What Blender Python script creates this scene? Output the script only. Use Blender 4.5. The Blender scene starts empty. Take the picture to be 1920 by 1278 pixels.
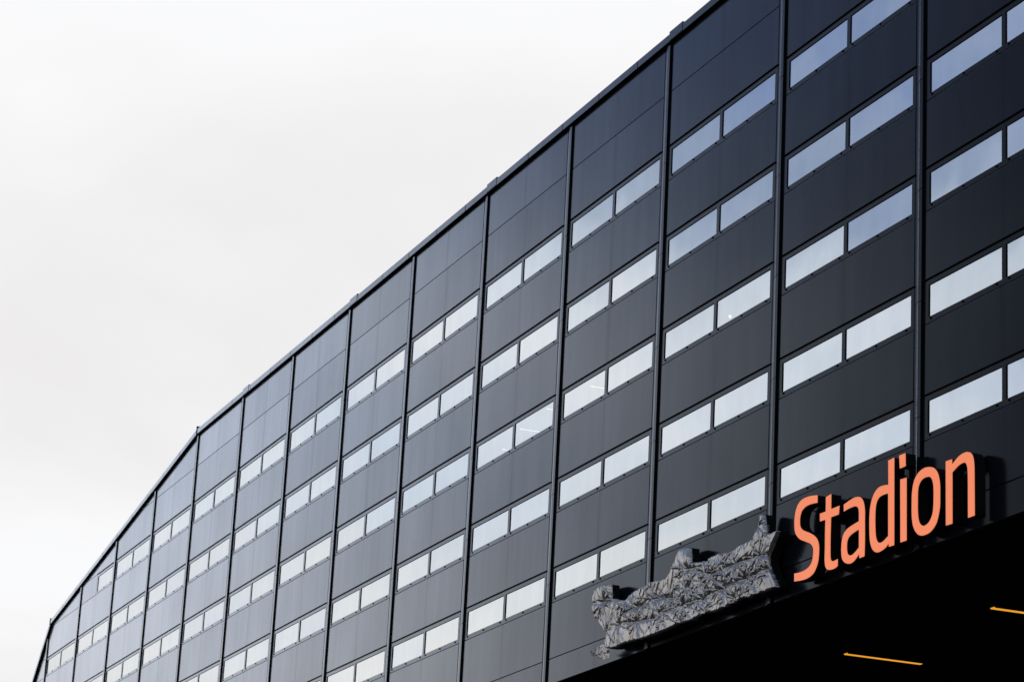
import bpy, bmesh, math, random
from mathutils import Vector, Matrix, noise as mnoise

random.seed(7)
scene = bpy.context.scene
COL = scene.collection

# ------------------------------------------------------------------ units
# everything below is measured in facade modules (one window row = 1.8 m)
S = 1.8                     # metres per window row
BAY = 2.632                 # bay width in rows
CAM = (18.637, -8.958, 10.860)
Z0 = 1.7 - CAM[1] * S       # height of the sill of window row 0


def P(x, d, z):
    """facade module coordinates -> metres (x along wall, d outwards, z up)"""
    return Vector((x * S, -d * S, Z0 + z * S))


# ------------------------------------------------------------------ camera
cam = bpy.data.cameras.new('camera')
camo = bpy.data.objects.new('camera', cam)
COL.objects.link(camo)
cam.sensor_fit = 'HORIZONTAL'
cam.sensor_width = 36.0
cam.lens = 36.0 * 5062.0 / 1920.0
cam.clip_start = 0.1
cam.clip_end = 5000.0
r_ = (0.373816, 0.052349, -0.926025)
d_ = (-0.254254, -0.954377, -0.156588)
f_ = (-0.891974, 0.29398, -0.343451)
cv = lambda v: Vector((v[0], -v[2], v[1]))
right, up, back = cv(r_), -cv(d_), -cv(f_)
M = Matrix((right, up, back)).transposed().to_4x4()
M.translation = P(CAM[0], CAM[2], CAM[1])
camo.matrix_world = M
cam.dof.use_dof = True
cam.dof.focus_distance = 46.0
cam.dof.aperture_fstop = 3.2
scene.camera = camo

# ------------------------------------------------------------------ sky and sun
SUN = Vector((-0.86, 0.42, 0.29)).normalized()
sun_el = math.asin(SUN.z)
sun_az = math.atan2(SUN.x, SUN.y)
world = bpy.data.worlds.new('World')
scene.world = world
world.use_nodes = True
nt = world.node_tree
nt.nodes.clear()
N = nt.nodes.new
K = nt.links.new


def mth(tree, op, a, b=None, c=None, clamp=False):
    n = tree.nodes.new('ShaderNodeMath')
    n.operation = op
    n.use_clamp = clamp
    for i, v in enumerate((a, b, c)):
        if v is None:
            continue
        if isinstance(v, (int, float)):
            n.inputs[i].default_value = v
        else:
            tree.links.new(v, n.inputs[i])
    return n.outputs[0]


def maprange(tree, v, a, b, c, d, smooth=False):
    n = tree.nodes.new('ShaderNodeMapRange')
    n.interpolation_type = 'SMOOTHSTEP' if smooth else 'LINEAR'
    tree.links.new(v, n.inputs[0])
    for i, q in enumerate((a, b, c, d)):
        n.inputs[1 + i].default_value = q
    return n.outputs[0]


def mixcol(tree, f, a, b, mode='MIX'):
    n = tree.nodes.new('ShaderNodeMix')
    n.data_type = 'RGBA'
    n.blend_type = mode
    for s, v in ((n.inputs[0], f), (n.inputs[6], a), (n.inputs[7], b)):
        if isinstance(v, (int, float)):
            s.default_value = v
        elif isinstance(v, tuple):
            s.default_value = (*v, 1.0)
        else:
            tree.links.new(v, s)
    return n.outputs[2]


sky = N('ShaderNodeTexSky')
sky.sky_type = 'NISHITA'
sky.sun_disc = False
sky.sun_elevation = sun_el
sky.sun_rotation = sun_az
sky.air_density = 1.0
sky.dust_density = 1.0
bg_sky = N('ShaderNodeBackground')
bg_sky.inputs[1].default_value = 0.10
K(sky.outputs[0], bg_sky.inputs[0])

tc = N('ShaderNodeTexCoord')
gen = tc.outputs['Generated']
nrm = N('ShaderNodeVectorMath'); nrm.operation = 'NORMALIZE'
K(gen, nrm.inputs[0])
dirv = nrm.outputs[0]
sep = N('ShaderNodeSeparateXYZ'); K(dirv, sep.inputs[0])
den = mth(nt, 'ADD', mth(nt, 'MAXIMUM', sep.outputs[2], 0.0), 0.16)
cmb = N('ShaderNodeCombineXYZ')
K(mth(nt, 'DIVIDE', sep.outputs[0], den), cmb.inputs[0])
K(mth(nt, 'DIVIDE', sep.outputs[1], den), cmb.inputs[1])
cmb.inputs[2].default_value = 3.1


def wnoise(scale, detail, rough, dist, off):
    m = N('ShaderNodeVectorMath'); m.operation = 'ADD'
    K(cmb.outputs[0], m.inputs[0]); m.inputs[1].default_value = off
    n = N('ShaderNodeTexNoise')
    n.inputs['Scale'].default_value = scale
    n.inputs['Detail'].default_value = detail
    n.inputs['Roughness'].default_value = rough
    n.inputs['Distortion'].default_value = dist
    K(m.outputs[0], n.inputs['Vector'])
    return n.outputs[0]


n_big = wnoise(0.95, 5.0, 0.5, 0.45, (14.0, 2.2, 0.0))
n_fine = wnoise(2.1, 6.0, 0.52, 0.5, (0.0, 7.3, 2.0))
dot = N('ShaderNodeVectorMath'); dot.operation = 'DOT_PRODUCT'
K(dirv, dot.inputs[0]); dot.inputs[1].default_value = SUN
# the cloud sheet is bright round the veiled sun and thins out away from it
glow = maprange(nt, dot.outputs['Value'], 0.80, 0.93, 0.0, 1.0, True)
cov = glow
# away from the veiled sun the sheet thins: pale and warm low down, bluer higher up
elev = mth(nt, 'ADD', sep.outputs[2], mth(nt, 'MULTIPLY', mth(nt, 'SUBTRACT', n_fine, 0.5), -0.36))
ramp = N('ShaderNodeValToRGB')
K(elev, ramp.inputs[0])
el = ramp.color_ramp.elements
el[0].position = 0.0; el[0].color = (1.16, 1.13, 1.11, 1)
el[1].position = 1.0; el[1].color = (0.27, 0.36, 0.58, 1)
for p, c in ((0.17, (1.15, 1.13, 1.12)), (0.22, (1.08, 1.10, 1.13)), (0.30, (0.87, 0.95, 1.07)), (0.38, (0.49, 0.59, 0.80)), (0.44, (0.30, 0.40, 0.67))):
    e = el.new(p); e.color = (*c, 1)
shade = maprange(nt, n_big, 0.36, 0.64, 0.885, 0.995, True)
tint = mixcol(nt, maprange(nt, n_big, 0.35, 0.6, 1.0, 0.0), (0.965, 0.967, 0.98), (0.955, 0.935, 0.938))
ccol = mixcol(nt, cov, ramp.outputs[0], tint)
bg_cl = N('ShaderNodeBackground')
K(ccol, bg_cl.inputs[0])
K(shade, bg_cl.inputs[1])
mixw = N('ShaderNodeMixShader')
K(maprange(nt, mth(nt, 'ADD', n_big, glow), 0.40, 0.60, 0.80, 1.0, True), mixw.inputs[0])
K(bg_sky.outputs[0], mixw.inputs[1])
K(bg_cl.outputs[0], mixw.inputs[2])
wo = N('ShaderNodeOutputWorld')
K(mixw.outputs[0], wo.inputs[0])

sl = bpy.data.lights.new('sun', 'SUN')
sl.energy = 0.8
sl.angle = math.radians(20)
sl.color = (1.0, 0.96, 0.9)
so = bpy.data.objects.new('sun', sl)
so.rotation_euler = (-SUN).to_track_quat('-Z', 'Y').to_euler()
so.location = (0, 0, 80)
COL.objects.link(so)

vs = scene.view_settings
vs.view_transform = 'Standard'
vs.look = 'None'
vs.exposure = 0.0
vs.gamma = 1.0
vs.use_curve_mapping = False
scene.cycles.max_bounces = 8
scene.cycles.transparent_max_bounces = 12
scene.cycles.sample_clamp_indirect = 3.0


# ------------------------------------------------------------------ materials
def newmat(name):
    m = bpy.data.materials.new(name)
    m.use_nodes = True
    m.node_tree.nodes.clear()
    return m, m.node_tree


def tnoise(t, vec, scale, detail=3.0, rough=0.5):
    n = t.nodes.new('ShaderNodeTexNoise')
    n.inputs['Scale'].default_value = scale
    n.inputs['Detail'].default_value = detail
    n.inputs['Roughness'].default_value = rough
    t.links.new(vec, n.inputs['Vector'])
    return n.outputs[0]


def scaled(t, vec, sc, off=None):
    m = t.nodes.new('ShaderNodeVectorMath'); m.operation = 'MULTIPLY'
    t.links.new(vec, m.inputs[0]); m.inputs[1].default_value = sc
    o = m.outputs[0]
    if off is not None:
        a = t.nodes.new('ShaderNodeVectorMath'); a.operation = 'ADD'
        t.links.new(o, a.inputs[0]); t.links.new(off, a.inputs[1])
        o = a.outputs[0]
    return o


def coated(name, base=(0.005, 0.006, 0.009), gain=12.8, power=9.0, rough=0.15, streaks=0.07, stain=0.0, tint=(0.85, 0.90, 1.0), wave=0.0016):
    """dark coil-coated sheet metal: deep matt base under a lacquer whose
    reflectance rises steeply towards grazing angles"""
    m, t = newmat(name)
    lw = t.nodes.new('ShaderNodeLayerWeight'); lw.inputs[0].default_value = 0.5
    fres = mth(t, 'MULTIPLY', mth(t, 'POWER', lw.outputs['Facing'], power), gain)
    fres = mth(t, 'DIVIDE', fres, mth(t, 'ADD', 1.0, mth(t, 'MULTIPLY', fres, 0.9)))
    tcn = t.nodes.new('ShaderNodeTexCoord')
    oi = t.nodes.new('ShaderNodeObjectInfo')
    rv = t.nodes.new('ShaderNodeCombineXYZ')
    t.links.new(mth(t, 'MULTIPLY', oi.outputs['Random'], 37.0), rv.inputs[0])
    t.links.new(mth(t, 'MULTIPLY', oi.outputs['Random'], 91.0), rv.inputs[2])
    oc = tcn.outputs['Object']
    st = tnoise(t, scaled(t, oc, (3.2, 3.2, 0.16), rv.outputs[0]), 1.0, 5.0, 0.6)
    st2 = tnoise(t, scaled(t, oc, (0.5, 0.5, 0.35), rv.outputs[0]), 1.0, 3.0, 0.5)
    fine = tnoise(t, scaled(t, oc, (22, 22, 22), rv.outputs[0]), 1.0, 3.0, 0.6)
    dirt = maprange(t, st, 0.30, 0.72, 1.0 - streaks, 1.0 + streaks * 0.55)
    cloud = maprange(t, st2, 0.3, 0.7, 0.93, 1.06)
    spk = maprange(t, fine, 0.3, 0.7, 0.975, 1.025)
    per = maprange(t, oi.outputs['Random'], 0.0, 1.0, 0.955, 1.045)
    fac = mth(t, 'MULTIPLY', mth(t, 'MULTIPLY', fres, dirt), mth(t, 'MULTIPLY', mth(t, 'MULTIPLY', cloud, spk), per), clamp=True)
    if stain:
        # water runs down from the mullion of the window above
        sx = t.nodes.new('ShaderNodeSeparateXYZ'); t.links.new(oc, sx.inputs[0])
        wob = mth(t, 'MULTIPLY', mth(t, 'SUBTRACT', st2, 0.5), 0.25)
        q = mth(t, 'DIVIDE', mth(t, 'SUBTRACT', mth(t, 'ADD', sx.outputs[0], wob), 2.23), 0.075)
        gs = mth(t, 'EXPONENT', mth(t, 'MULTIPLY', mth(t, 'MULTIPLY', q, q), -1.0))
        run = maprange(t, tnoise(t, scaled(t, oc, (9.0, 9.0, 0.5), rv.outputs[0]), 1.0, 3.0), 0.35, 0.65, 0.2, 1.0)
        fac = mth(t, 'MULTIPLY', fac, mth(t, 'SUBTRACT', 1.0, mth(t, 'MULTIPLY', mth(t, 'MULTIPLY', gs, run), stain)))
        # odd scuff marks
        sc = tnoise(t, scaled(t, oc, (6.0, 6.0, 2.2), rv.outputs[0]), 1.0, 2.0)
        fac = mth(t, 'MULTIPLY', fac, maprange(t, sc, 0.74, 0.80, 1.0, 0.80))
    bump = t.nodes.new('ShaderNodeBump')
    bump.inputs['Strength'].default_value = 1.0
    bump.inputs['Distance'].default_value = wave
    t.links.new(tnoise(t, scaled(t, oc, (0.9, 0.9, 0.7), rv.outputs[0]), 1.0, 1.5, 0.4), bump.inputs['Height'])
    gl = t.nodes.new('ShaderNodeBsdfGlossy')
    gl.inputs['Color'].default_value = (*tint, 1)
    t.links.new(mth(t, 'ADD', rough, mth(t, 'MULTIPLY', mth(t, 'SUBTRACT', st, 0.5), 0.06)), gl.inputs['Roughness'])
    t.links.new(bump.outputs[0], gl.inputs['Normal'])
    df = t.nodes.new('ShaderNodeBsdfDiffuse')
    t.links.new(mixcol(t, maprange(t, st, 0.55, 0.8, 0.0, 0.5), base, tuple(b * 1.8 for b in base)), df.inputs['Color'])
    mx = t.nodes.new('ShaderNodeMixShader')
    t.links.new(fac, mx.inputs[0])
    t.links.new(df.outputs[0], mx.inputs[1])
    t.links.new(gl.outputs[0], mx.inputs[2])
    o = t.nodes.new('ShaderNodeOutputMaterial')
    t.links.new(mx.outputs[0], o.inputs[0])
    return m


def simple(name, col, rough=0.6, metal=0.0, spec=0.3, var=0.15, scale=3.0, bumpd=0.0):
    m, t = newmat(name)
    b = t.nodes.new('ShaderNodeBsdfPrincipled')
    tcn = t.nodes.new('ShaderNodeTexCoord')
    n = tnoise(t, tcn.outputs['Object'], scale, 5.0, 0.55)
    t.links.new(mixcol(t, n, tuple(c * (1 - var) for c in col), tuple(min(1, c * (1 + var)) for c in col)), b.inputs['Base Color'])
    t.links.new(maprange(t, n, 0.2, 0.8, rough * 0.88, min(1, rough * 1.12)), b.inputs['Roughness'])
    b.inputs['Metallic'].default_value = metal
    b.inputs['Specular IOR Level'].default_value = spec
    if bumpd:
        bp = t.nodes.new('ShaderNodeBump'); bp.inputs['Distance'].default_value = bumpd
        t.links.new(n, bp.inputs['Height']); t.links.new(bp.outputs[0], b.inputs['Normal'])
    o = t.nodes.new('ShaderNodeOutputMaterial')
    t.links.new(b.outputs[0], o.inputs[0])
    return m


def emitter(name, col, strength, base=None):
    m, t = newmat(name)
    b = t.nodes.new('ShaderNodeBsdfPrincipled')
    b.inputs['Base Color'].default_value = (*(base or col), 1)
    b.inputs['Roughness'].default_value = 0.45
    b.inputs['Specular IOR Level'].default_value = 0.2
    b.inputs['Emission Color'].default_value = (*col, 1)
    tcn = t.nodes.new('ShaderNodeTexCoord')
    n = tnoise(t, tcn.outputs['Object'], 1.3, 3.0)
    t.links.new(maprange(t, n, 0.25, 0.75, strength * 0.95, strength * 1.05), b.inputs['Emission Strength'])
    o = t.nodes.new('ShaderNodeOutputMaterial')
    t.links.new(b.outputs[0], o.inputs[0])
    return m


def glazing(name):
    """solar-control glass: coated, mirror-like, lets a little of the room through"""
    m, t = newmat(name)
    lw = t.nodes.new('ShaderNodeLayerWeight'); lw.inputs[0].default_value = 0.5
    refl = mth(t, 'ADD', 0.74, mth(t, 'MULTIPLY', mth(t, 'POWER', lw.outputs['Facing'], 4.0), 0.16), clamp=True)
    tcn = t.nodes.new('ShaderNodeTexCoord')
    oi = t.nodes.new('ShaderNodeObjectInfo')
    rv = t.nodes.new('ShaderNodeCombineXYZ')
    t.links.new(mth(t, 'MULTIPLY', oi.outputs['Random'], 57.0), rv.inputs[0])
    t.links.new(mth(t, 'MULTIPLY', oi.outputs['Random'], 23.0), rv.inputs[2])
    n = tnoise(t, scaled(t, tcn.outputs['Object'], (0.8, 0.8, 0.9), rv.outputs[0]), 1.0, 1.5, 0.4)
    film = tnoise(t, scaled(t, tcn.outputs['Object'], (2.6, 2.6, 0.9), rv.outputs[0]), 1.0, 5.0, 0.6)
    bp = t.nodes.new('ShaderNodeBump'); bp.inputs['Distance'].default_value = 0.006
    t.links.new(n, bp.inputs['Height'])
    # every pane sits a fraction of a degree out of true
    wn = t.nodes.new('ShaderNodeTexWhiteNoise'); wn.noise_dimensions = '1D'
    t.links.new(mth(t, 'MULTIPLY', oi.outputs['Random'], 911.0), wn.inputs['W'])
    ctr = t.nodes.new('ShaderNodeVectorMath'); ctr.operation = 'SUBTRACT'
    t.links.new(wn.outputs['Color'], ctr.inputs[0]); ctr.inputs[1].default_value = (0.5, 0.5, 0.5)
    geo = t.nodes.new('ShaderNodeNewGeometry')
    til = t.nodes.new('ShaderNodeVectorMath'); til.operation = 'ADD'
    t.links.new(geo.outputs['Normal'], til.inputs[0]); t.links.new(scaled(t, ctr.outputs[0], (0.022, 0.0, 0.030)), til.inputs[1])
    nm = t.nodes.new('ShaderNodeVectorMath'); nm.operation = 'NORMALIZE'
    t.links.new(til.outputs[0], nm.inputs[0]); t.links.new(nm.outputs[0], bp.inputs['Normal'])
    gl = t.nodes.new('ShaderNodeBsdfGlossy')
    gl.inputs['Roughness'].default_value = 0.03
    t.links.new(mixcol(t, maprange(t, film, 0.3, 0.75, 0.0, 1.0), (0.94, 0.965, 0.975), (0.86, 0.885, 0.90)), gl.inputs['Color'])
    t.links.new(bp.outputs[0], gl.inputs['Normal'])
    tr = t.nodes.new('ShaderNodeBsdfTransparent'); tr.inputs[0].default_value = (0.62, 0.68, 0.68, 1)
    mx = t.nodes.new('ShaderNodeMixShader')
    t.links.new(refl, mx.inputs[0])
    t.links.new(tr.outputs[0], mx.inputs[1])
    t.links.new(gl.outputs[0], mx.inputs[2])
    o = t.nodes.new('ShaderNodeOutputMaterial')
    t.links.new(mx.outputs[0], o.inputs[0])
    return m


def foil(name):
    m, t = newmat(name)
    b = t.nodes.new('ShaderNodeBsdfPrincipled')
    tcn = t.nodes.new('ShaderNodeTexCoord')
    n = tnoise(t, tcn.outputs['Object'], 2.2, 6.0, 0.6)
    n2 = tnoise(t, tcn.outputs['Object'], 40.0, 3.0, 0.6)
    t.links.new(mixcol(t, maprange(t, n, 0.35, 0.7, 0, 1), (0.30, 0.284, 0.268), (0.50, 0.475, 0.45)), b.inputs['Base Color'])
    b.inputs['Metallic'].default_value = 0.88
    t.links.new(maprange(t, n, 0.3, 0.7, 0.22, 0.32), b.inputs['Roughness'])
    bp = t.nodes.new('ShaderNodeBump'); bp.inputs['Distance'].default_value = 0.0015
    t.links.new(n2, bp.inputs['Height']); t.links.new(bp.outputs[0], b.inputs['Normal'])
    o = t.nodes.new('ShaderNodeOutputMaterial')
    t.links.new(b.outputs[0], o.inputs[0])
    return m


M_PANEL = coated('charcoal_panel_coating', stain=0.16)
M_TRIM = coated('charcoal_trim_coating', rough=0.24, streaks=0.08, gain=13.2)
M_FRAME = coated('window_frame_coating', base=(0.009, 0.010, 0.011), rough=0.22, streaks=0.07, gain=12.4)
M_BLACK = simple('black_joint', (0.0035, 0.0035, 0.004), 0.9, spec=0.05)
M_GASKET = simple('rubber_gasket', (0.006, 0.007, 0.008), 0.7, spec=0.15)
M_GLASS = glazing('solar_control_glass')
M_SOFFIT = simple('black_soffit_paint', (0.006, 0.006, 0.006), 0.9, spec=0.05)
M_ROOM = simple('interior_plaster', (0.30, 0.30, 0.29), 0.9, spec=0.2)
M_ROOMD = simple('interior_floor_grey', (0.10, 0.10, 0.10), 0.8, spec=0.2)
M_ROOF = simple('roof_membrane', (0.09, 0.09, 0.095), 0.85, spec=0.2)
M_SIGNBLK = simple('black_sign_casing', (0.004, 0.004, 0.004), 0.6, spec=0.1)
M_ORANGE = emitter('lit_orange_acrylic', (0.90, 0.26, 0.12), 0.71, (0.80, 0.16, 0.05))
M_FOIL = foil('silver_tarpaulin')
M_AMBER = emitter('amber_tube', (1.0, 0.42, 0.035), 0.85)
M_HOUSING = simple('lamp_housing', (0.012, 0.011, 0.010), 0.7, spec=0.1)
M_TUBE = emitter('warm_fluorescent_tube', (1.0, 0.74, 0.40), 4.2)
M_PAVE = simple('asphalt_paving', (0.055, 0.055, 0.057), 0.9, spec=0.25, var=0.25, scale=0.8)
M_CORD = simple('tie_cord', (0.25, 0.25, 0.26), 0.7)


# ------------------------------------------------------------------ object helpers
def mesh_obj(name, bm, mats, parent=None, loc=None):
    me = bpy.data.meshes.new(name)
    bm.normal_update()
    bm.to_mesh(me)
    bm.free()
    for m in (mats if isinstance(mats, (list, tuple)) else [mats]):
        me.materials.append(m)
    o = bpy.data.objects.new(name, me)
    COL.objects.link(o)
    if loc is not None:
        o.location = loc
    if parent is not None:
        o.parent = parent
        o.matrix_parent_inverse = Matrix.Identity(4)
    return o


def inst(name, me, parent, loc):
    o = bpy.data.objects.new(name, me)
    COL.objects.link(o)
    o.location = loc
    o.parent = parent
    return o


def empty(name, loc, label, cat, group=None):
    o = bpy.data.objects.new(name, None)
    COL.objects.link(o)
    o.location = loc
    o['label'] = label
    o['category'] = cat
    if group:
        o['group'] = group
    return o


def prism(bm, poly, d0, d1, mat=0, matside=None):
    """poly in metres (x, z), extruded outward from d0 to d1 (d1 is the outer face)"""
    n = len(poly)
    ar = sum(poly[i][0] * poly[(i + 1) % n][1] - poly[(i + 1) % n][0] * poly[i][1] for i in range(n))
    if ar < 0:
        poly = poly[::-1]
    a = [bm.verts.new((x, -d1, z)) for x, z in poly]
    b = [bm.verts.new((x, -d0, z)) for x, z in poly]
    f = bm.faces.new(a); f.material_index = mat
    f = bm.faces.new(b[::-1]); f.material_index = mat if matside is None else matside
    for i in range(n):
        j = (i + 1) % n
        f = bm.faces.new((a[j], a[i], b[i], b[j]))
        f.material_index = mat if matside is None else matside


def rect(x0, x1, z0, z1):
    return [(x0, z0), (x1, z0), (x1, z1), (x0, z1)]


def clip(poly, a, b):
    """keep the part of poly on the left of the directed line a->b"""
    out = []
    n = len(poly)
    side = lambda p: (b[0] - a[0]) * (p[1] - a[1]) - (b[1] - a[1]) * (p[0] - a[0])
    for i in range(n):
        p, q = poly[i], poly[(i + 1) % n]
        sp, sq = side(p), side(q)
        if sp >= 0:
            out.append(p)
        if (sp > 0 > sq) or (sp < 0 < sq):
            k = sp / (sp - sq)
            out.append((p[0] + (q[0] - p[0]) * k, p[1] + (q[1] - p[1]) * k))
    return out


def inset(poly, g):
    n = len(poly)
    ar = sum(poly[i][0] * poly[(i + 1) % n][1] - poly[(i + 1) % n][0] * poly[i][1] for i in range(n))
    if ar < 0:
        poly = poly[::-1]
    for i in range(n):
        p, q = poly[i], poly[(i + 1) % n]
        dx, dz = q[0] - p[0], q[1] - p[1]
        l = math.hypot(dx, dz)
        if l < 1e-6:
            continue
    out = poly
    for i in range(n):
        p, q = poly[i], poly[(i + 1) % n]
        dx, dz = q[0] - p[0], q[1] - p[1]
        l = math.hypot(dx, dz)
        if l < 1e-6:
            continue
        nx, nz = -dz / l * g, dx / l * g
        out = clip(out, (p[0] + nx, p[1] + nz), (q[0] + nx, q[1] + nz))
        if len(out) < 3:
            return []
    return out


def area(poly):
    n = len(poly)
    return abs(sum(poly[i][0] * poly[(i + 1) % n][1] - poly[(i + 1) % n][0] * poly[i][1] for i in range(n))) / 2

# ------------------------------------------------------------------ ground
bm = bmesh.new()
bmesh.ops.create_grid(bm, x_segments=8, y_segments=8, size=900)
g = mesh_obj('ground', bm, M_PAVE)
g['kind'] = 'structure'

# ------------------------------------------------------------------ stadium building
building = empty('stadium_building', P(-12 * BAY / 2, 0, 0) * 0 + Vector((-15 * S, 0, 0)),
                 'charcoal metal-clad stadium building with rows of ribbon windows and sloping roof end', 'building')
BL = building.location.copy()
BOT = -3.955
# outline of the wall (rows): the roof runs level, then drops twice to the left
ROOF = [(3.2 * BAY, 2.503), (-9.043 * BAY, 2.503), (-12.967 * BAY, 0.972), (-13.447 * BAY, -0.09), (-14.0 * BAY, -1.314)]


def in_outline(poly):
    for a, b in zip(ROOF[:-1], ROOF[1:]):
        poly = clip(poly, a, b)
        if len(poly) < 3:
            return []
    return poly


FIRST, LAST = -14, 2
XL, XR = -0.071, 2.398          # wall panel, window strip: left and right edge inside a bay
ZT, ZB = 0.332, -0.058          # window strip top and bottom relative to the sill
GAP = 0.0042
panel_cache = {}


def loc_of(x, z):
    return P(x, 0, z) - BL


def wall_panel(x0, x1, z0, z1, ox):
    poly = in_outline(rect(x0, x1, z0, z1))
    if len(poly) < 3 or area(poly) < 0.002:
        return
    whole = len(poly) == 4 and abs(area(poly) - (x1 - x0) * (z1 - z0)) < 1e-6
    key = (round(x1 - x0, 3), round(z1 - z0, 3)) if whole else None
    loc = loc_of(x0, z0)
    if key in panel_cache:
        inst('wall_panel', panel_cache[key], building, loc)
        return
    bm = bmesh.new()
    rel = [((x - x0) * S, (z - z0) * S) for x, z in poly]
    front = inset(rel, GAP * S)
    if len(front) < 3:
        bm.free()
        return
    prism(bm, front, -0.045, 0.0, 0)
    prism(bm, rel, -0.115, -0.045, 1)
    edges = [e for e in bm.edges if all(abs(v.co.y) < 1e-6 for v in e.verts)]
    bmesh.ops.bevel(bm, geom=edges, offset=0.004, segments=2, affect='EDGES', profile=0.5, material=-1)
    o = mesh_obj('wall_panel', bm, [M_PANEL, M_BLACK], building, loc)
    if key:
        panel_cache[key] = o.data


def window_mesh(single):
    """strip frame, its panes and the drain caps on the sill"""
    x0 = XL if not single else 1.135
    x1, z0, z1 = XR, ZB, ZT
    opens = [(0.0, 1.137, -0.004, 0.277), (1.196, 2.341, -0.004, 0.277)]
    if single:
        opens = opens[1:]
    bm = bmesh.new()
    FD, FB = -0.0012 * S, -0.062 * S
    xs = sorted({x0 + 0.001, x1 - GAP} | {v for o in opens for v in o[:2]})
    zs = [z0 + GAP, opens[0][2], opens[0][3], z1 - 0.008]
    hole = lambda xa, xb, za, zb: any(o[0] - 1e-6 <= xa and xb <= o[1] + 1e-6 and o[2] - 1e-6 <= za and zb <= o[3] + 1e-6 for o in opens)
    # rails and stiles as butted bars
    bars = [(xs[0], xs[-1], zs[0], zs[1]), (xs[0], xs[-1], zs[2], zs[3])]
    px = xs[0]
    for o in opens:
        bars.append((px, o[0], zs[1], zs[2]))
        px = o[1]
    bars.append((px, xs[-1], zs[1], zs[2]))
    for i, (a, b, c, d) in enumerate(bars):
        prism(bm, rect(a * S, b * S, c * S, d * S), FB, FD, 0)
    # glazing bead round each pane
    e = 0.0045
    for o in opens:
        for a, b, c, d in ((o[0], o[1], o[2], o[2] + e), (o[0], o[1], o[3] - e, o[3]), (o[0], o[0] + e, o[2] + e, o[3] - e), (o[1] - e, o[1], o[2] + e, o[3] - e)):
            prism(bm, rect(a * S, b * S, c * S, d * S), FB, FD - 0.006 * S, 1)
    # dark joint round the strip
    for a, b, c, d in ((x0, x1, z1 - 0.002, z1), (x0, x1, z0, z0 + GAP), (x1 - GAP, x1, z0 + GAP, z1 - 0.002)):
        prism(bm, rect(a * S, b * S, c * S, d * S), FB, FD - 0.008 * S, 2)
    # drip rail over the strip
    prism(bm, rect((x0 + 0.001) * S, (x1 + 0.004) * S, (z1 - 0.0075) * S, (z1 - 0.0005) * S), FB, 0.0125 * S, 2)
    me = bpy.data.meshes.new('window')
    bm.normal_update(); bm.to_mesh(me); bm.free()
    for m in (M_FRAME, M_GASKET, M_BLACK):
        me.materials.append(m)
    panes = []
    for o in opens:
        bm = bmesh.new()
        w, h = (o[1] - o[0] - 2 * e) * S, (o[3] - o[2] - 2 * e) * S
        prism(bm, rect(0, w, 0, h), -0.006, 0.0, 0)
        for f in list(bm.faces):
            f.normal_update()
            if f.normal.y > -0.9:
                bm.faces.remove(f)
        pm = bpy.data.meshes.new('pane')
        bm.to_mesh(pm); bm.free()
        pm.materials.append(M_GLASS)
        panes.append((pm, Vector(((o[0] + e) * S, 0.0102 * S, (o[2] + e) * S))))
    bm = bmesh.new()
    for x in (0.04, 0.55, 1.066, 1.247, 1.755, 2.268):
        if single and x < 1.2:
            continue
        c = Matrix.Translation((x * S, 0.0012 * S - 0.006, -0.0235 * S)) @ Matrix.Rotation(math.pi / 2, 4, 'X')
        bmesh.ops.create_cone(bm, cap_ends=True, segments=10, radius1=0.0115 * S, radius2=0.0095 * S, depth=0.016, matrix=c)
    dm = bpy.data.meshes.new('drain_caps')
    bm.to_mesh(dm); bm.free()
    dm.materials.append(M_BLACK)
    return me, panes, dm


WIN = window_mesh(False)
WINS = window_mesh(True)


def window(ox, row, kind):
    me, panes, dm = kind
    w = inst('window', me, building, loc_of(ox, row))
    for pm, off in panes:
        inst('pane', pm, w, off)
    c = inst('drain_caps', dm, w, Vector((0, 0, 0)))
    c['kind'] = 'stuff'


for k in range(FIRST, LAST + 1):
    ox = k * BAY
    a, b = ox + XL, ox + XR
    rows = [1, 0, -1, -2, -3]
    if k == -14:
        for z0, z1 in ((-4 + 0.0, -3.058), (-3.058, -2.058), (-2.058, -1.058), (-1.058, -0.058), (-0.058, 0.332), (0.332, 1.3)):
            wall_panel(a, b, max(z0, BOT), z1, ox)
        continue
    wall_panel(a, b, 1.945, 2.503, ox)
    wall_panel(a, b, BOT, -3.675, ox)
    wall_panel(a, b, -3.675, -3 + ZB, ox)
    for r in (-3, -2, -1, 0):
        if k <= -13 and r == 0:
            wall_panel(a, b, r + ZT, 0.942, ox)
        else:
            wall_panel(a, b, r + ZT, r + 1 + ZB, ox)
        window(ox, r, WIN)
    if k >= -11:
        window(ox, 1, WIN)
        wall_panel(a, b, 1 + ZT, 1.945, ox)
    elif k == -12:
        window(ox, 1, WINS)
        wall_panel(a, ox + 1.135, 0.942, 1.332, ox)
        wall_panel(a, b, 1.332, 1.945, ox)
    else:
        wall_panel(a, b, 0.942, 1.945, ox)

# pilaster covers: folded sheet over every vertical joint, one length per storey
D = 0.021
PROF = [(2.404, -0.03), (2.404, -0.002), (2.438, -0.002), (2.446, 0.009), (2.478, 0.011), (2.486, 0.018), (2.494, D), (2.546, D), (2.556, D - 0.004), (2.556, -0.03)]


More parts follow.
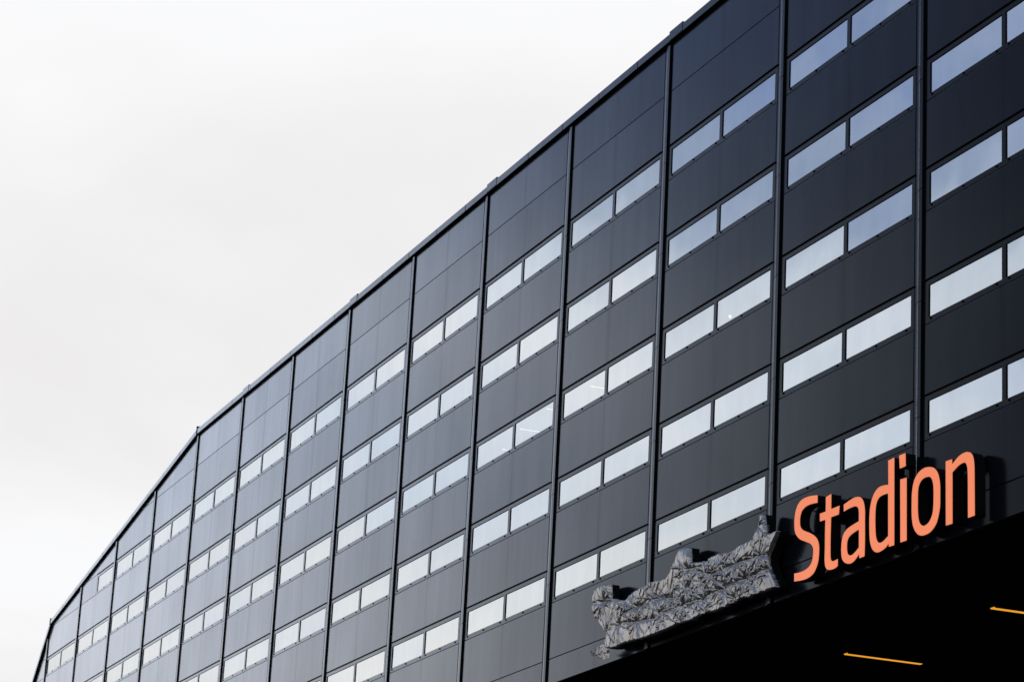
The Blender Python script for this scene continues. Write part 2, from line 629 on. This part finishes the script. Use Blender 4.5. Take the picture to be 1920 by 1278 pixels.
def pilaster(k, z0, z1):
    ox = (k - 1) * BAY
    pts = PROF
    bm = bmesh.new()
    rows = []
    for z in (z0 + 0.003, z1 - 0.003):
        rows.append([bm.verts.new(((x - 2.403) * S, -d * S, (z - z0) * S)) for x, d in pts])
    n = len(pts)
    for i in range(n - 1):
        f = bm.faces.new((rows[0][i], rows[0][i + 1], rows[1][i + 1], rows[1][i]))
        f.material_index = 1 if i >= n - 2 else 0
        f.smooth = False
    bm.faces.new(rows[0][::-1]).material_index = 1
    bm.faces.new(rows[1]).material_index = 1
    # black core that closes the joint behind the cover
    prism(bm, rect(-0.005 * S, 0.158 * S, 0, (z1 - z0) * S), -0.115, -0.058, 1)
    return bm


pil_cache = {}
for k in range(FIRST + 1, LAST + 2):
    xk = (k - 1) * BAY + 2.46
    top = 2.503
    for (xa, za), (xb, zb) in zip(ROOF[:-1], ROOF[1:]):
        if xb <= xk <= xa:
            top = za + (zb - za) * (xk - xa) / (xb - xa)
    top -= 0.02
    cuts = [BOT] + [r + 0.16 for r in (-3, -2, -1, 0, 1)]
    cuts = [c for c in cuts if c < top - 0.12] + [top]
    for z0, z1 in zip(cuts[:-1], cuts[1:]):
        key = round(z1 - z0, 3)
        loc = loc_of((k - 1) * BAY + 2.403, z0)
        if key in pil_cache:
            inst('pilaster_cover', pil_cache[key], building, loc)
        else:
            pil_cache[key] = mesh_obj('pilaster_cover', pilaster(k, z0, z1), [M_TRIM, M_BLACK], building, loc).data

# fascia along the roof edge
FTOP = [(3.2 * BAY, 2.588), (-9.043 * BAY, 2.588), (-12.967 * BAY, 1.058), (-13.447 * BAY, -0.005), (-14.0 * BAY, -1.23)]
FH = 0.088
FDEP = 0.046


def fascia_piece(p, q, up_extra=0.0, name='fascia_panel', dep=FDEP, h=FH, thick=0.14):
    dx, dz = q[0] - p[0], q[1] - p[1]
    l = math.hypot(dx, dz)
    nx, nz = -dz / l, dx / l
    if nz < 0 or (abs(nz) < 1e-9):
        nx, nz = -nx, -nz
    poly = [(p[0] - nx * h, p[1] - nz * h), (q[0] - nx * h, q[1] - nz * h), (q[0] + nx * up_extra, q[1] + nz * up_extra), (p[0] + nx * up_extra, p[1] + nz * up_extra)]
    cx, cz = p
    bm = bmesh.new()
    prism(bm, [((x - cx) * S, (z - cz) * S) for x, z in poly], -thick * S, dep * S, 0)
    ed = [e for e in bm.edges if all(abs(v.co.y + dep * S) < 1e-6 for v in e.verts)]
    bmesh.ops.bevel(bm, geom=ed, offset=0.006, segments=2, affect='EDGES', profile=0.5)
    bm.normal_update()
    for f in bm.faces:
        n_ = Vector((nx, 0, nz))
        if f.normal.dot(n_) < -0.9:
            f.material_index = 1
    return mesh_obj(name, bm, [M_TRIM, M_BLACK], building, loc_of(cx, cz))


for (xa, za), (xb, zb) in zip(FTOP[:-1], FTOP[1:]):
    L_ = math.hypot(xb - xa, zb - za)
    n = max(1, round(L_ / 1.04))
    for i in range(n):
        s0, s1 = i / n, (i + 1) / n
        g0 = 0.004 / L_
        fascia_piece((xa + (xb - xa) * (s0 + g0), za + (zb - za) * (s0 + g0)), (xa + (xb - xa) * (s1 - g0), za + (zb - za) * (s1 - g0)))
for i in range(-4, 1):
    x = -5.32 + i * 2 * BAY + 2 * BAY * 1
    if x > 3 * BAY or x < -9 * BAY:
        continue
    fascia_piece((x + 0.32, 2.588), (x, 2.588), 0.022, 'joint_plate', FDEP + 0.004, FH - 0.006)
for x, z, h in ((-9.043 * BAY, 2.588, 0.045), (-12.967 * BAY, 1.058, 0.04)):
    bm = bmesh.new()
    prism(bm, rect(-0.018 * S, 0.018 * S, -0.09 * S, h * S), -0.1 * S, (FDEP + 0.006) * S, 0)
    mesh_obj('corner_flashing', bm, [M_BLACK], building, loc_of(x, z))

# roof deck behind the fascia
bm = bmesh.new()
outer = [(x, z - 0.03) for x, z in FTOP] + [(-14.0 * BAY, -1.5), (-13.5 * BAY, -0.45), (-12.9 * BAY, 0.75), (-9.0 * BAY, 2.28), (3.2 * BAY, 2.28)]
prism(bm, [(x * S, z * S) for x, z in outer], -24.0, -0.26, 0)
mesh_obj('roof', bm, [M_ROOF], building, loc_of(0, 0))

# rooms behind the glass: floors, back wall, columns behind the pilasters
for z, t in ((0.62, 0.2), (-1.38, 0.2)):
    bm = bmesh.new()
    prism(bm, rect(-13.0 * BAY * S if z < 0.4 else -12.4 * BAY * S, 3 * BAY * S, 0, t * S), -9.0, -0.2, 0)
    mesh_obj('floor_slab', bm, [M_ROOM], building, loc_of(0, z))
bm = bmesh.new()
prism(bm, in_outline(rect(-14 * BAY, 3 * BAY, BOT, 2.5)), -9.4 / S, -9.1 / S, 0)
for v in bm.verts:
    v.co = v.co * S
mesh_obj('interior_wall', bm, [M_ROOM], building, loc_of(0, 0))
bm = bmesh.new()
prism(bm, rect(-14.0 * BAY * S, 3 * BAY * S, 0, 0.12 * S), -24.0, -0.12, 0)
mesh_obj('soffit', bm, [M_SOFFIT], building, loc_of(0, BOT + 0.012))
for k in range(-13, LAST + 1):
    x = k * BAY - 0.2
    top = 2.25 if k > -9 else 2.25 - (-8 - k) * 0.42
    bm = bmesh.new()
    prism(bm, rect(-0.085 * S, 0.085 * S, 0, (top + 3.8) * S), -0.36 * S, -0.2 * S, 0)
    mesh_obj('interior_column', bm, [M_ROOM], building, loc_of(x, -3.8))
# recessed ground storey and end wall
bm = bmesh.new()
prism(bm, rect(-14.0 * BAY * S, 3 * BAY * S, -Z0 - 0.0, (BOT + 0.02) * S), -15.0, -14.6, 0)
mesh_obj('ground_storey_wall', bm, [M_SOFFIT], building, loc_of(0, 0))

# ------------------------------------------------------------------ lamps
def lamp(name, x, d, z, length, wid, hgt, mat, label, group, lens_part, house=True):
    e = empty(name, P(x, d, z), label, 'light', group)
    bm = bmesh.new()
    # channel-section housing, open below
    w, h, l = wid * S, hgt * S, length * S
    t = w * 0.12
    prism_y = lambda x0, x1, z0, z1, y0, y1, mi: prism(bm, rect(x0, x1, z0, z1), -y1, -y0, mi)
    prism_y(-w / 2 - t, -w / 2, -h, 0, 0, l, 0)
    prism_y(w / 2, w / 2 + t, -h, 0, 0, l, 0)
    prism_y(-w / 2 - t, w / 2 + t, 0.0, t, 0, l, 0)
    mesh_obj('housing', bm, [M_HOUSING], e)
    bm = bmesh.new()
    # shallow curved diffuser filling the channel
    pr = [(-w / 2, -h * 0.6), (-w * 0.36, -h * 1.02), (-w * 0.15, -h * 1.2), (w * 0.15, -h * 1.2), (w * 0.36, -h * 1.02), (w / 2, -h * 0.6), (w / 2, -0.001), (-w / 2, -0.001)]
    prism(bm, pr, -l * 0.995, -l * 0.005, 0)
    mesh_obj(lens_part, bm, [mat], e)
    return e


# the tubes run away from the wall plane into the depth under the soffit
lamp('soffit_light', -4.375, -1.655, BOT, 0.845, 0.082, 0.012, M_AMBER, 'amber strip light on the black soffit, below the letters d and i', 'amber strip lights under the soffit', 'tube')
lamp('soffit_light', -1.690, -1.655, BOT, 0.845, 0.082, 0.012, M_AMBER, 'amber strip light on the black soffit, cut by the right edge of the photo', 'amber strip lights under the soffit', 'tube')
for x, z, l, lab in ((-11.514, 0.575, 0.36, 'warm fluorescent tube seen across the mullion of one window'),
                     (-13.901, 0.575, 0.36, 'warm fluorescent tube seen low in a right-hand pane'),
                     (-14.575, 0.450, 0.17, 'short warm tube seen in a left-hand pane near its mullion'),
                     (-12.904, 0.640 - 0.03, 0.10, 'short warm tube seen in the upper right corner of a pane')):
    lamp('interior_light', x, -1.827, z, l, 0.022, 0.012, M_TUBE, lab, 'tubes lit behind the windows', 'tube')
e = empty('spot_lamp', P(-5.816, -1.0, -0.227), 'tiny bright spot lamp seen through a pane', 'light')
bm = bmesh.new()
bmesh.ops.create_uvsphere(bm, u_segments=12, v_segments=8, radius=0.016 * S)
mesh_obj('bulb', bm, [M_TUBE], e)
bm = bmesh.new()
bmesh.ops.create_cone(bm, cap_ends=False, segments=14, radius1=0.03 * S, radius2=0.012 * S, depth=0.05 * S, matrix=Matrix.Translation((0, 0, 0.03 * S)))
mesh_obj('shade', bm, [M_HOUSING], e)

# ------------------------------------------------------------------ orange sign
LETTERS = {
    'S': [[(-1.615,-3.272), (-1.743,-3.260), (-1.836,-3.264), (-1.905,-3.287), (-1.931,-3.331), (-1.936,-3.382), (-1.922,-3.426), (-1.881,-3.461), (-1.810,-3.491), (-1.724,-3.525), (-1.638,-3.571), (-1.591,-3.618), (-1.571,-3.669), (-1.571,-3.735), (-1.581,-3.792), (-1.612,-3.845), (-1.663,-3.887), (-1.746,-3.909), (-1.854,-3.912), (-2.013,-3.897), (-2.016,-3.826), (-1.904,-3.835), (-1.811,-3.831), (-1.735,-3.812), (-1.691,-3.779), (-1.674,-3.731), (-1.670,-3.680), (-1.689,-3.643), (-1.736,-3.610), (-1.822,-3.577), (-1.917,-3.540), (-1.981,-3.497), (-2.018,-3.453), (-2.033,-3.393), (-2.033,-3.333), (-2.015,-3.268), (-1.978,-3.219), (-1.917,-3.190), (-1.832,-3.182), (-1.731,-3.188), (-1.618,-3.205)]],
    't': [[(-1.367,-3.248), (-1.365,-3.382), (-1.215,-3.382), (-1.226,-3.455), (-1.364,-3.452), (-1.367,-3.642), (-1.363,-3.789), (-1.355,-3.824), (-1.330,-3.843), (-1.283,-3.848), (-1.231,-3.843), (-1.229,-3.903), (-1.280,-3.914), (-1.339,-3.914), (-1.392,-3.906), (-1.430,-3.886), (-1.451,-3.853), (-1.460,-3.800), (-1.459,-3.698), (-1.461,-3.551), (-1.458,-3.454), (-1.558,-3.450), (-1.561,-3.381), (-1.456,-3.384), (-1.457,-3.256)]],
    'a': [[(-1.134,-3.389), (-1.132,-3.448), (-1.062,-3.441), (-0.989,-3.440), (-0.931,-3.444), (-0.894,-3.459), (-0.872,-3.487), (-0.867,-3.524), (-0.865,-3.587), (-0.955,-3.596), (-1.056,-3.611), (-1.121,-3.639), (-1.153,-3.684), (-1.166,-3.747), (-1.163,-3.812), (-1.147,-3.859), (-1.105,-3.895), (-1.046,-3.917), (-0.981,-3.922), (-0.917,-3.902), (-0.855,-3.865), (-0.848,-3.906), (-0.767,-3.905), (-0.764,-3.759), (-0.769,-3.601), (-0.771,-3.514), (-0.790,-3.446), (-0.824,-3.401), (-0.875,-3.375), (-0.948,-3.366), (-1.035,-3.373)], [(-0.863,-3.656), (-0.858,-3.813), (-0.919,-3.840), (-0.976,-3.855), (-1.027,-3.849), (-1.059,-3.825), (-1.072,-3.782), (-1.070,-3.729), (-1.046,-3.694), (-0.996,-3.675), (-0.924,-3.663)]],
    'd': [[(-0.381,-3.170), (-0.287,-3.166), (-0.272,-3.905), (-0.354,-3.903), (-0.359,-3.870), (-0.409,-3.898), (-0.478,-3.913), (-0.547,-3.914), (-0.604,-3.892), (-0.647,-3.849), (-0.673,-3.787), (-0.683,-3.707), (-0.686,-3.592), (-0.677,-3.515), (-0.651,-3.449), (-0.603,-3.395), (-0.533,-3.366), (-0.450,-3.366), (-0.374,-3.377)], [(-0.376,-3.448), (-0.462,-3.444), (-0.531,-3.453), (-0.572,-3.487), (-0.589,-3.540), (-0.593,-3.625), (-0.587,-3.719), (-0.576,-3.778), (-0.550,-3.821), (-0.507,-3.842), (-0.452,-3.840), (-0.367,-3.811)]],
    'i': [[(-0.179,-3.374), (-0.081,-3.381), (-0.071,-3.905), (-0.166,-3.903)], [(-0.201,-3.167), (-0.104,-3.168), (-0.097,-3.278), (-0.188,-3.279)]],
    'o': [[(0.295,-3.373), (0.354,-3.394), (0.407,-3.438), (0.436,-3.493), (0.451,-3.558), (0.453,-3.647), (0.451,-3.729), (0.430,-3.799), (0.399,-3.854), (0.347,-3.892), (0.283,-3.913), (0.218,-3.916), (0.165,-3.911), (0.112,-3.890), (0.065,-3.850), (0.031,-3.795), (0.014,-3.722), (0.011,-3.638), (0.013,-3.541), (0.032,-3.461), (0.071,-3.407), (0.137,-3.373), (0.216,-3.362)], [(0.270,-3.447), (0.309,-3.462), (0.336,-3.492), (0.352,-3.537), (0.357,-3.613), (0.355,-3.695), (0.346,-3.755), (0.320,-3.798), (0.282,-3.827), (0.229,-3.840), (0.184,-3.834), (0.144,-3.810), (0.117,-3.767), (0.105,-3.699), (0.102,-3.615), (0.104,-3.532), (0.119,-3.487), (0.158,-3.454), (0.211,-3.443)]],
    'n': [[(0.541,-3.381), (0.633,-3.384), (0.635,-3.430), (0.688,-3.404), (0.751,-3.381), (0.820,-3.373), (0.877,-3.379), (0.927,-3.403), (0.954,-3.443), (0.968,-3.507), (0.971,-3.608), (0.976,-3.909), (0.882,-3.909), (0.878,-3.602), (0.874,-3.527), (0.862,-3.484), (0.840,-3.458), (0.802,-3.450), (0.745,-3.455), (0.689,-3.473), (0.639,-3.492), (0.643,-3.908), (0.549,-3.904)]],
}
TARP = [(-6.453,-3.324), (-6.442,-3.259), (-6.375,-3.211), (-6.251,-3.189), (-6.035,-3.209), (-6.008,-3.363), (-5.894,-3.380), (-5.803,-3.413), (-5.627,-3.446), (-5.576,-3.438), (-5.476,-3.412), (-5.377,-3.386), (-5.242,-3.384), (-5.125,-3.388), (-5.076,-3.371), (-4.944,-3.375), (-4.778,-3.396), (-4.649,-3.395), (-4.555,-3.363), (-4.480,-3.300), (-4.408,-3.216), (-4.363,-3.176), (-4.316,-3.168), (-4.174,-3.184), (-4.140,-3.342), (-4.021,-3.360), (-3.928,-3.370), (-3.758,-3.392), (-3.654,-3.367), (-3.505,-3.368), (-3.296,-3.394), (-3.194,-3.397), (-3.065,-3.375), (-2.921,-3.376), (-2.794,-3.368), (-2.755,-3.303), (-2.718,-3.212), (-2.692,-3.171), (-2.636,-3.169), (-2.612,-3.246), (-2.583,-3.369), (-2.472,-3.376), (-2.329,-3.380), (-2.386,-3.440), (-2.451,-3.512), (-2.516,-3.584), (-2.513,-3.643), (-2.453,-3.731), (-2.380,-3.822), (-2.314,-3.895), (-2.445,-3.890), (-2.541,-3.896), (-2.694,-3.885), (-2.863,-3.886), (-3.063,-3.871), (-3.177,-3.888), (-3.308,-3.888), (-3.396,-3.896), (-3.558,-3.906), (-3.693,-3.889), (-3.830,-3.876), (-3.875,-3.879), (-4.042,-3.899), (-4.307,-3.889), (-4.607,-3.902), (-4.832,-3.908), (-5.128,-3.903), (-5.397,-3.888), (-5.739,-3.882), (-5.755,-3.896), (-5.913,-3.886), (-6.048,-3.865), (-6.080,-3.803), (-6.066,-3.696), (-6.129,-3.671), (-6.282,-3.573), (-6.324,-3.515), (-6.398,-3.495), (-6.384,-3.461), (-6.447,-3.384)]
TIES = [(-3.899,-3.557), (-3.200,-3.529), (-3.449,-3.530), (-4.189,-3.388), (-4.304,-3.725), (-3.871,-3.731), (-3.422,-3.715), (-3.845,-3.871), (-2.685,-3.546), (-2.510,-3.695), (-2.988,-3.700), (-2.729,-3.262), (-5.361,-3.553), (-4.895,-3.555), (-5.761,-3.666), (-5.330,-3.708), (-6.075,-3.680), (-5.857,-3.404), (-4.784,-3.714), (-4.323,-3.887), (-5.062,-3.526), (-5.592,-3.457), (-3.180,-3.850), (-2.786,-3.749), (-4.174,-3.583), (-4.598,-3.620), (-3.671,-3.564), (-6.177,-3.378)]
CORDS = [[(-6.452,-3.339), (-5.964,-3.385), (-5.803,-3.413)], [(-5.778,-3.663), (-5.313,-3.711), (-4.878,-3.754), (-4.784,-3.714)], [(-5.361,-3.553), (-4.895,-3.555), (-4.311,-3.642)], [(-4.189,-3.388), (-3.673,-3.537), (-3.200,-3.529), (-2.685,-3.546), (-2.517,-3.571)], [(-4.751,-3.719), (-4.304,-3.725), (-3.871,-3.731), (-3.422,-3.715), (-2.988,-3.700), (-2.510,-3.695)], [(-4.365,-3.356), (-4.327,-3.639), (-4.291,-3.892)], [(-3.912,-3.371), (-3.899,-3.557), (-3.830,-3.873)], [(-3.459,-3.387), (-3.422,-3.715), (-3.382,-3.882)], [(-3.208,-3.408), (-3.200,-3.529), (-3.176,-3.679)], [(-5.074,-3.397), (-4.894,-3.569), (-4.770,-3.869)]]

FRONT, BACK = 0.148, 0.046


def smooth_loop(pts, corner=38, sub=6):
    n = len(pts)
    V = [Vector(p) for p in pts]
    isc = []
    for i in range(n):
        a, b, c = V[i - 1], V[i], V[(i + 1) % n]
        u, w = (b - a).normalized(), (c - b).normalized()
        isc.append(math.degrees(math.acos(max(-1, min(1, u.dot(w))))) > corner)
    out = []
    for i in range(n):
        p1, p2 = V[i], V[(i + 1) % n]
        p0 = V[i - 1] if not isc[i] else p1 - (p2 - p1)
        p3 = V[(i + 2) % n] if not isc[(i + 1) % n] else p2 + (p2 - p1)
        l = (p2 - p1).length
        # long straight runs keep straight
        t1 = (p2 - p0); t2 = (p3 - p1)
        m1 = t1.normalized() * min(l, t1.length / 2) if t1.length else t1
        m2 = t2.normalized() * min(l, t2.length / 2) if t2.length else t2
        for s in range(sub):
            t = s / sub
            h00 = 2 * t**3 - 3 * t**2 + 1; h10 = t**3 - 2 * t**2 + t
            h01 = -2 * t**3 + 3 * t**2; h11 = t**3 - t**2
            out.append(p1 * h00 + m1 * h10 + p2 * h01 + m2 * h11)
    return out


def filled_mesh(loops, d0, d1, origin, nm):
    """solid of flat outlines (with holes) between two distances from the wall"""
    cu = bpy.data.curves.new(nm, 'CURVE')
    cu.dimensions = '2D'
    cu.fill_mode = 'BOTH'
    cu.extrude = (d1 - d0) * S / 2
    for lp in loops:
        sp = cu.splines.new('POLY')
        sp.points.add(len(lp) - 1)
        for q, p in zip(sp.points, lp):
            q.co = ((p[0] - origin[0]) * S, (p[1] - origin[1]) * S, 0, 1)
        sp.use_cyclic_u = True
    tmp = bpy.data.objects.new(nm, cu)
    COL.objects.link(tmp)
    dg = bpy.context.evaluated_depsgraph_get()
    me = bpy.data.meshes.new_from_object(tmp.evaluated_get(dg))
    bpy.data.objects.remove(tmp)
    bpy.data.curves.remove(cu)
    mid = (d0 + d1) / 2 * S
    for v in me.vertices:
        x, y, z = v.co
        v.co = (x, -(z + mid), y)
    me.name = nm
    return me


def add_mesh(nm, me, mat, parent, loc=None):
    me.materials.clear()
    me.materials.append(mat)
    o = bpy.data.objects.new(nm, me)
    COL.objects.link(o)
    if loc is not None:
        o.location = loc
    o.parent = parent
    return o


SO = (-0.52, -3.905)
sign = empty('illuminated_sign', P(SO[0], 0, SO[1]), 'glowing orange lettering spelling Stadion on deep black letter cases', 'sign')
for ch, loops in LETTERS.items():
    # the dot of the i is its own loop, not a hole
    L2 = [smooth_loop(l) for l in loops]
    ox = (sum(p[0] for p in loops[0]) / len(loops[0]), -3.905)
    case = filled_mesh(L2, BACK, FRONT - 0.005, ox, 'letter')
    c = add_mesh('letter', case, M_SIGNBLK, sign, Vector(((ox[0] - SO[0]) * S, 0, 0)))
    c['label'] = 'letter %s' % ch
    face = filled_mesh(L2, FRONT - 0.005, FRONT, ox, 'letter_face')
    add_mesh('letter_face', face, M_ORANGE, c)
    # stand-off pins to the wall
    bm = bmesh.new()
    zz = [p[1] for p in loops[0]]
    lo, hi = min(zz), max(zz)
    for fz in (0.14, 0.86):
        z = lo + (hi - lo) * fz
        xs_ = sorted(L2[0], key=lambda p: abs(p[1] - z))[0]
        cx = xs_[0]
        cen = ox[0]
        cx += 0.03 * (1 if cen > cx else -1)
        mt = Matrix.Translation(((cx - ox[0]) * S, -BACK * S / 2, (z - ox[1]) * S)) @ Matrix.Rotation(math.pi / 2, 4, 'X')
        bmesh.ops.create_cone(bm, cap_ends=True, segments=8, radius1=0.012, radius2=0.012, depth=BACK * S, matrix=mt)
    mesh_obj('mounting_pin', bm, [M_SIGNBLK], c)

# ------------------------------------------------------------------ sign wrapped in silver tarpaulin
TO = (-4.4, -3.905)
cov_sign = empty('covered_sign', P(TO[0], 0, TO[1]), 'lettering hidden under crumpled tied silver tarpaulin beside the orange sign', 'covered sign')
poly = [Vector(p) for p in TARP]


def inside(x, z):
    c = False
    n = len(poly)
    j = n - 1
    for i in range(n):
        a, b = poly[i], poly[j]
        if (a.y > z) != (b.y > z) and x < (b.x - a.x) * (z - a.y) / (b.y - a.y) + a.x:
            c = not c
        j = i
    return c


def edge_dist(x, z):
    m = 9.0
    n = len(poly)
    for i in range(n):
        a, b = poly[i], poly[(i + 1) % n]
        dx, dz = b.x - a.x, b.y - a.y
        t = max(0.0, min(1.0, ((x - a.x) * dx + (z - a.y) * dz) / (dx * dx + dz * dz)))
        q = (x - a.x - dx * t) ** 2 + (z - a.y - dz * t) ** 2
        if q < m:
            m = q
    return math.sqrt(m)


rt = random.Random(23)
TIE = [(x, z) for x, z in TIES]
# pleats: fine straight creases that fan out from the ties or hang from the cords
PLEATS = []
for tx, tz in TIE:
    for n in range(13):
        a = 2 * math.pi * (n + rt.uniform(-0.4, 0.4)) / 13
        l = rt.uniform(0.14, 0.32) * (1.0 + 0.5 * abs(math.cos(a)))
        r0 = rt.uniform(0.0, 0.02)
        PLEATS.append((tx + r0 * math.cos(a), tz + r0 * math.sin(a), math.cos(a), math.sin(a), l, rt.uniform(0.006, 0.014), rt.choice((1, 1, -1)) * rt.uniform(0.006, 0.014)))
for c in CORDS:
    for (xa, za), (xb, zb) in zip(c[:-1], c[1:]):
        ln = math.hypot(xb - xa, zb - za)
        for n in range(int(ln / 0.05)):
            t = rt.random()
            x0, z0 = xa + (xb - xa) * t, za + (zb - za) * t
            s = rt.choice((1, -1))
            a = math.atan2(s * (xb - xa), -s * (zb - za)) + rt.gauss(0, 0.5)
            PLEATS.append((x0, z0, math.cos(a), math.sin(a), rt.uniform(0.05, 0.18), rt.uniform(0.005, 0.011), rt.choice((1, 1, -1)) * rt.uniform(0.005, 0.012)))
for n in range(110):
    x0 = rt.uniform(min(p.x for p in poly), max(p.x for p in poly))
    z0 = rt.uniform(-3.85, -3.15)
    a = -math.pi / 2 + rt.gauss(0, 0.35)
    PLEATS.append((x0, z0, math.cos(a), math.sin(a), rt.uniform(0.10, 0.28), rt.uniform(0.006, 0.014), rt.choice((1, 1, -1)) * rt.uniform(0.006, 0.013)))


def cord_dist(x, z):
    m = 9.0
    for c in CORDS:
        for (xa, za), (xb, zb) in zip(c[:-1], c[1:]):
            dx, dz = xb - xa, zb - za
            t = max(0.0, min(1.0, ((x - xa) * dx + (z - za) * dz) / (dx * dx + dz * dz)))
            q = (x - xa - dx * t) ** 2 + (z - za - dz * t) ** 2
            m = min(m, q)
    return math.sqrt(m)


CELL = 0.1
bins = {}
for n, (x0, z0, cx, cz, l, w, am) in enumerate(PLEATS):
    steps = int(l / (CELL * 0.5)) + 2
    seen = set()
    for s in range(steps + 1):
        x, z = x0 + cx * l * s / steps, z0 + cz * l * s / steps
        for ii in (-1, 0, 1):
            for jj in (-1, 0, 1):
                seen.add((math.floor(x / CELL) + ii, math.floor(z / CELL) + jj))
    for c in seen:
        bins.setdefault(c, []).append(n)


def crease(a):
    return 1.0 - abs(math.sin(a)) ** 0.6


def relief(x, z):
    near = min(math.hypot(x - tx, z - tz) for tx, tz in TIE)
    px = x + 0.007 * mnoise.noise(Vector((x * 12, z * 12, 3)))
    pz = z + 0.007 * mnoise.noise(Vector((x * 12, z * 12, 7)))
    h = 0.0
    for n in bins.get((math.floor(x / CELL), math.floor(z / CELL)), ()):
        x0, z0, cx, cz, l, w, am = PLEATS[n]
        dx, dz = px - x0, pz - z0
        t = (dx * cx + dz * cz) / l
        if t <= 0.0 or t >= 1.0:
            continue
        ww = w * (0.45 + 1.3 * t)
        p = abs(-dx * cz + dz * cx)
        if p < ww:
            h += 1.15 * am * (1 - p / ww) * min(1.0, t * 5.0) * min(1.0, (1.0 - t) * 2.2)
    h += 0.022 * (1 - math.exp(-(near / 0.05) ** 2)) - 0.010
    cd = cord_dist(px, pz)
    h += 0.020 * (1 - math.exp(-(cd / 0.022) ** 1.3)) - 0.010
    q = Vector((x * 7.0 + 1.4 * mnoise.noise(Vector((x * 3, z * 4, 2))), z * 3.0, 5.0))
    h -= 0.022 * (abs(mnoise.noise(q)) - 0.2)
    q = Vector((x * 40.0 + z * 12, z * 9.0, 1.0))
    h -= 0.003 * (abs(mnoise.noise(q)) - 0.2)
    h += 0.020 * mnoise.noise(Vector((x * 2.2, z * 3.5, 8.0)))
    return h


st = 0.0052
x_lo, x_hi = min(p.x for p in poly) - 0.02, max(p.x for p in poly) + 0.02
z_lo, z_hi = min(p.y for p in poly) - 0.02, max(p.y for p in poly) + 0.02
nx_, nz_ = int((x_hi - x_lo) / st) + 1, int((z_hi - z_lo) / st) + 1
bm = bmesh.new()
vv = {}
for i in range(nx_ + 1):
    for j in range(nz_ + 1):
        x, z = x_lo + i * st, z_lo + j * st
        wx = x + 0.006 * mnoise.noise(Vector((x * 14, z * 14, 0)))
        wz = z + 0.006 * mnoise.noise(Vector((x * 14, z * 14, 9)))
        if not inside(wx, wz):
            continue
        ed = edge_dist(wx, wz)
        d = 0.150 + relief(x, z) - 0.012 * math.exp(-(ed / 0.005))
        vv[i, j] = bm.verts.new(((x - TO[0]) * S, -d * S, (z - TO[1]) * S))
for (i, j) in list(vv):
    q = [(i, j), (i + 1, j), (i + 1, j + 1), (i, j + 1)]
    if all(k in vv for k in q):
        f = bm.faces.new([vv[k] for k in q]); f.smooth = True
loose = [v for v in bm.verts if not v.link_faces]
bmesh.ops.delete(bm, geom=loose, context='VERTS')
# turn the hem back towards the wall
be = [e for e in bm.edges if e.is_boundary]
ext = bmesh.ops.extrude_edge_only(bm, edges=be)
for v in [g for g in ext['geom'] if isinstance(g, bmesh.types.BMVert)]:
    v.co.y = -(0.112 + 0.02 * mnoise.noise(v.co * 5)) * S
mesh_obj('tarpaulin', bm, [M_FOIL], cov_sign)
body = filled_mesh([[Vector((p.x, p.y)) for p in poly]], BACK, 0.125, TO, 'letter_case')
add_mesh('letter_case', body, M_SIGNBLK, cov_sign)
# torn corner of the sheet hanging free at the lower left
bm = bmesh.new()
nu, nv = 44, 16
gr = []
for i in range(nu + 1):
    row = []
    for j in range(nv + 1):
        u, v = i / nu, j / nv
        x = -6.45 + 0.42 * u
        top = -3.828 - 0.01 * math.sin(u * 9) + 0.045 * u * u
        bot = -3.858 - 0.092 * min(1.0, u * 1.4) + 0.014 * math.sin(u * 31)
        z = top + (bot - top) * v
        d = 0.150 + 0.03 * crease(u * 16 + v * 1.6) * (0.4 + v) + 0.012 * mnoise.noise(Vector((u * 14, v * 5, 3))) - 0.02 * u
        row.append(bm.verts.new(((x - TO[0]) * S, -d * S, (z - TO[1]) * S)))
    gr.append(row)
for i in range(nu):
    for j in range(nv):
        f = bm.faces.new((gr[i][j], gr[i][j + 1], gr[i + 1][j + 1], gr[i + 1][j])); f.smooth = True
mesh_obj('loose_tarpaulin_corner', bm, [M_FOIL], cov_sign)
